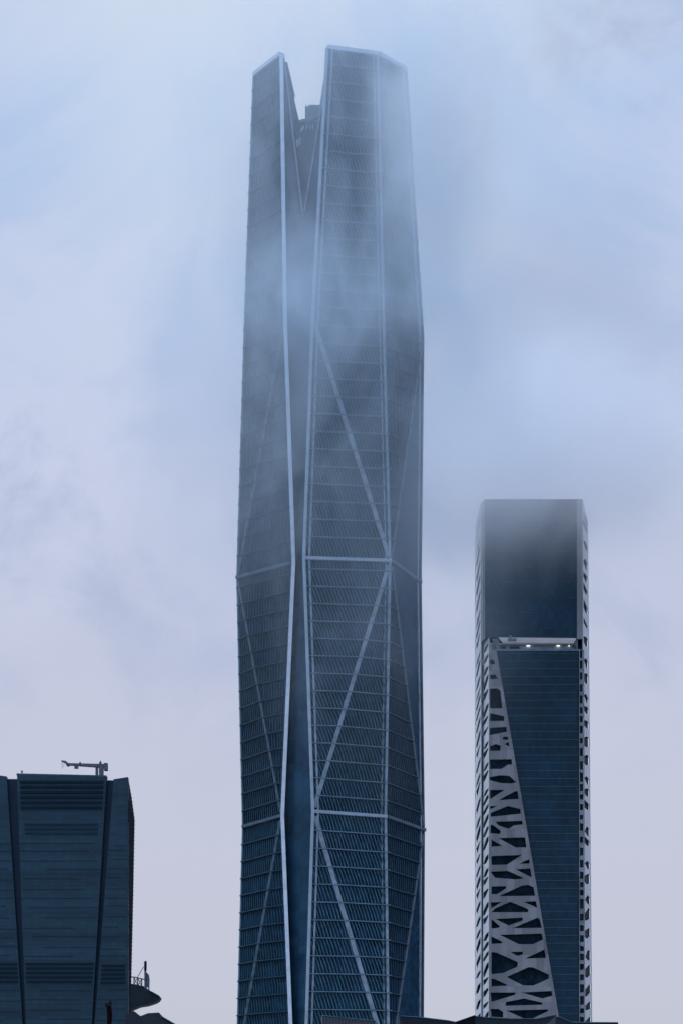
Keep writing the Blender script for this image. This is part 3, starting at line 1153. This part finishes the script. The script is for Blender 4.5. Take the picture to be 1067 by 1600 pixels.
# ================================================================== low roofs along the bottom edge
BD = 260.0
b = lambda px, py, d=BD: W(px, py, d)


def low_roof(name, label, prof, d, depth, material, ribs=None, fascia=None):
    t = thing(name, label, 'building', (X(sum(p[0] for p in prof) / len(prof), d), d + depth / 2, -1.7))
    m = MB()
    xs = [p[0] for p in prof]
    low = [(max(xs), 1700), (min(xs), 1700)]
    m.prism([W(px, py, d) for px, py in prof + low], (0, depth, 0))
    m.build('roof', material, t)
    m = MB()
    m.box(X(min(xs) + 1, d), X(max(xs) - 1, d), d + .6, d + depth - .6, -1.7, Z(1699, d))
    m.build('wall', M_conc, t)
    if ribs:
        m = MB()
        x0, x1, st = ribs
        x = x0
        while x < x1:
            for (xa, ya), (xb, yb) in zip(prof[:-1], prof[1:]):
                if xa <= x < xb:
                    y = lerp(ya, yb, (x - xa) / (xb - xa))
                    m.box(X(x, d) - .05, X(x, d) + .05, d - .1, d, Z(1690, d), Z(y + .8, d))
            x += st
        m.build('standing_seam', M_conc, t)
    if fascia:
        m = MB()
        for (xa, ya), (xb, yb) in zip(prof[:-1], prof[1:]):
            m.hexa([W(xa, ya + .9, d) + Vector((0, -.2, 0)), W(xb, yb + .9, d) + Vector((0, -.2, 0)), W(xb, yb + .9, d), W(xa, ya + .9, d)],
                   [W(xa, ya - .3, d) + Vector((0, -.2, 0)), W(xb, yb - .3, d) + Vector((0, -.2, 0)), W(xb, yb - .3, d), W(xa, ya - .3, d)])
        m.build('fascia', fascia, t)
    return t


low_roof('pavilion', 'pale grey ribbed metal roof at the foot of the tallest tower', [(502.5, 1586.5), (520, 1588), (586, 1595), (592, 1603)], 260, 18, M_ribbed, (504, 586, 2.3), M_fin)
low_roof('pavilion', 'slate grey roof sloping down right from the foot of the tallest tower', [(624, 1587), (655, 1589), (700, 1594.5), (712, 1597)], 300, 20, M_conc, (628, 708, 3.1), M_fin)
low_roof('pavilion', 'dark roof rising towards the base of the lattice tower', [(692, 1599), (712, 1596.5), (728, 1591), (742, 1586)], 340, 20, M_sil, None, M_conc)
low_roof('podium', 'flat blue-grey podium block in front of the lattice tower', [(741.5, 1587.5), (760, 1589.5), (800, 1591.5), (838, 1591.5), (868, 1585.5)], 420, 20, M_conc, None, M_fin)
low_roof('pavilion', 'rounded slate roof at the right foot of the lattice tower', [(867, 1588), (876, 1589.5), (884, 1593.5), (892, 1597), (965, 1597.5)], 380, 20, M_conc, None, M_fin)

# ================================================================== low cloud round the tower tops
def cloud(name, label, centre, radii, tint, build):
    """a soft ellipsoid of cloud; density falls to nothing before its surface"""
    m = MB()
    nu, nv_ = 24, 12
    vs_, fs = [], []
    for j in range(nv_ + 1):
        th = math.pi * j / nv_
        for i in range(nu):
            ph = 2 * math.pi * i / nu
            vs_.append(Vector((math.sin(th) * math.cos(ph) * radii[0], math.sin(th) * math.sin(ph) * radii[1], math.cos(th) * radii[2])))
    for j in range(nv_):
        for i in range(nu):
            fs.append((j * nu + i, (j + 1) * nu + i, (j + 1) * nu + (i + 1) % nu, j * nu + (i + 1) % nu))
    m.add(vs_, fs)
    mt = bpy.data.materials.new(name + '_vapour')
    mt.use_nodes = True
    t = mt.node_tree
    t.nodes.remove(t.nodes['Principled BSDF'])
    pv = t.nodes.new('ShaderNodeVolumePrincipled')
    pv.inputs['Color'].default_value = tint    # thin vapour scatters the blue more
    pv.inputs['Anisotropy'].default_value = 0.1
    t.links.new(pv.outputs[0], t.nodes['Material Output'].inputs['Volume'])
    tcn = t.nodes.new('ShaderNodeTexCoord')
    sc_ = t.nodes.new('ShaderNodeVectorMath')
    sc_.operation = 'DIVIDE'
    t.links.new(tcn.outputs['Object'], sc_.inputs[0])
    sc_.inputs[1].default_value = radii
    ln = t.nodes.new('ShaderNodeVectorMath')
    ln.operation = 'LENGTH'
    t.links.new(sc_.outputs[0], ln.inputs[0])
    fall = maprange(t, ln.outputs['Value'], .35, .96, 1, 0)
    sp = t.nodes.new('ShaderNodeSeparateXYZ')
    t.links.new(tcn.outputs['Object'], sp.inputs[0])
    t.links.new(mth(t, 'MULTIPLY', fall, build(t, tcn.outputs['Object'], sp)), pv.inputs['Density'])
    o = m.build(name, mt)
    o.location = centre
    o['label'] = label
    o['category'] = 'cloud'
    o['kind'] = 'stuff'
    return o


def puff(t, vec, c, r):
    v = t.nodes.new('ShaderNodeVectorMath')
    v.operation = 'SUBTRACT'
    t.links.new(vec, v.inputs[0])
    v.inputs[1].default_value = c
    dv = t.nodes.new('ShaderNodeVectorMath')
    dv.operation = 'DIVIDE'
    t.links.new(v.outputs[0], dv.inputs[0])
    dv.inputs[1].default_value = r
    ln = t.nodes.new('ShaderNodeVectorMath')
    ln.operation = 'LENGTH'
    t.links.new(dv.outputs[0], ln.inputs[0])
    return maprange(t, ln.outputs['Value'], 0, 1, 1, 0)


MC = Vector((2, 672, 285))


def main_density(t, vec, sp):
    # vapour torn into slanting wisps
    tm = t.nodes.new('ShaderNodeMapping')
    tm.inputs['Rotation'].default_value = (0, math.radians(-28), 0)
    tm.inputs['Scale'].default_value = (1.35, 1, .75)
    t.links.new(vec, tm.inputs[0])
    wx = noise(t, tm.outputs[0], .032, 7, .62, .9)
    wisp = maprange(t, wx, .39, .67, .32, 1.6)
    puffy = mth(t, 'MULTIPLY_ADD', wisp, .7, .35)
    zramp = maprange(t, sp.outputs['Z'], -215, 20, 0, 1)       # thickens upward
    d = mth(t, 'MULTIPLY', mth(t, 'MULTIPLY', zramp, .0115), wisp)
    for c, r, k in (((2, -15, 0), (52, 30, 32), .018), ((-22, -12, 6), (28, 30, 26), .014), ((20, -12, 52), (22, 28, 52), .020),
                    ((32, -5, 25), (14, 28, 55), .016)):
        d = mth(t, 'ADD', d, mth(t, 'MULTIPLY', mth(t, 'MULTIPLY', puff(t, vec, c, r), puffy), k))
    return d


cloud('low_cloud', 'drifting grey fog wrapping the upper half of the tallest tower', MC, (90, 62, 215), (.755, .88, 1, 1), main_density)


def corner_density(t, vec, sp):
    wx = noise(t, vec, .045, 7, .62, .8)
    return mth(t, 'MULTIPLY', maprange(t, wx, .36, .62, .2, 1.5), .036)


cloud('low_cloud', 'white mist hiding the top right corner of the tallest tower', Vector((31, 668, 352)), (30, 24, 70), (.97, .985, 1, 1), corner_density)


def right_density(t, vec, sp):
    wx = noise(t, vec, .03, 7, .62, .8)
    wisp = maprange(t, wx, .34, .68, .6, 1.45)
    return mth(t, 'MULTIPLY', mth(t, 'MULTIPLY', maprange(t, sp.outputs['Z'], -62, -2, 0, 1), .030), wisp)


cloud('low_cloud', 'fog bank swallowing the roof of the lattice tower', Vector((76, 838, 300)), (92, 48, 72), (.93, .955, 1, 1), right_density)
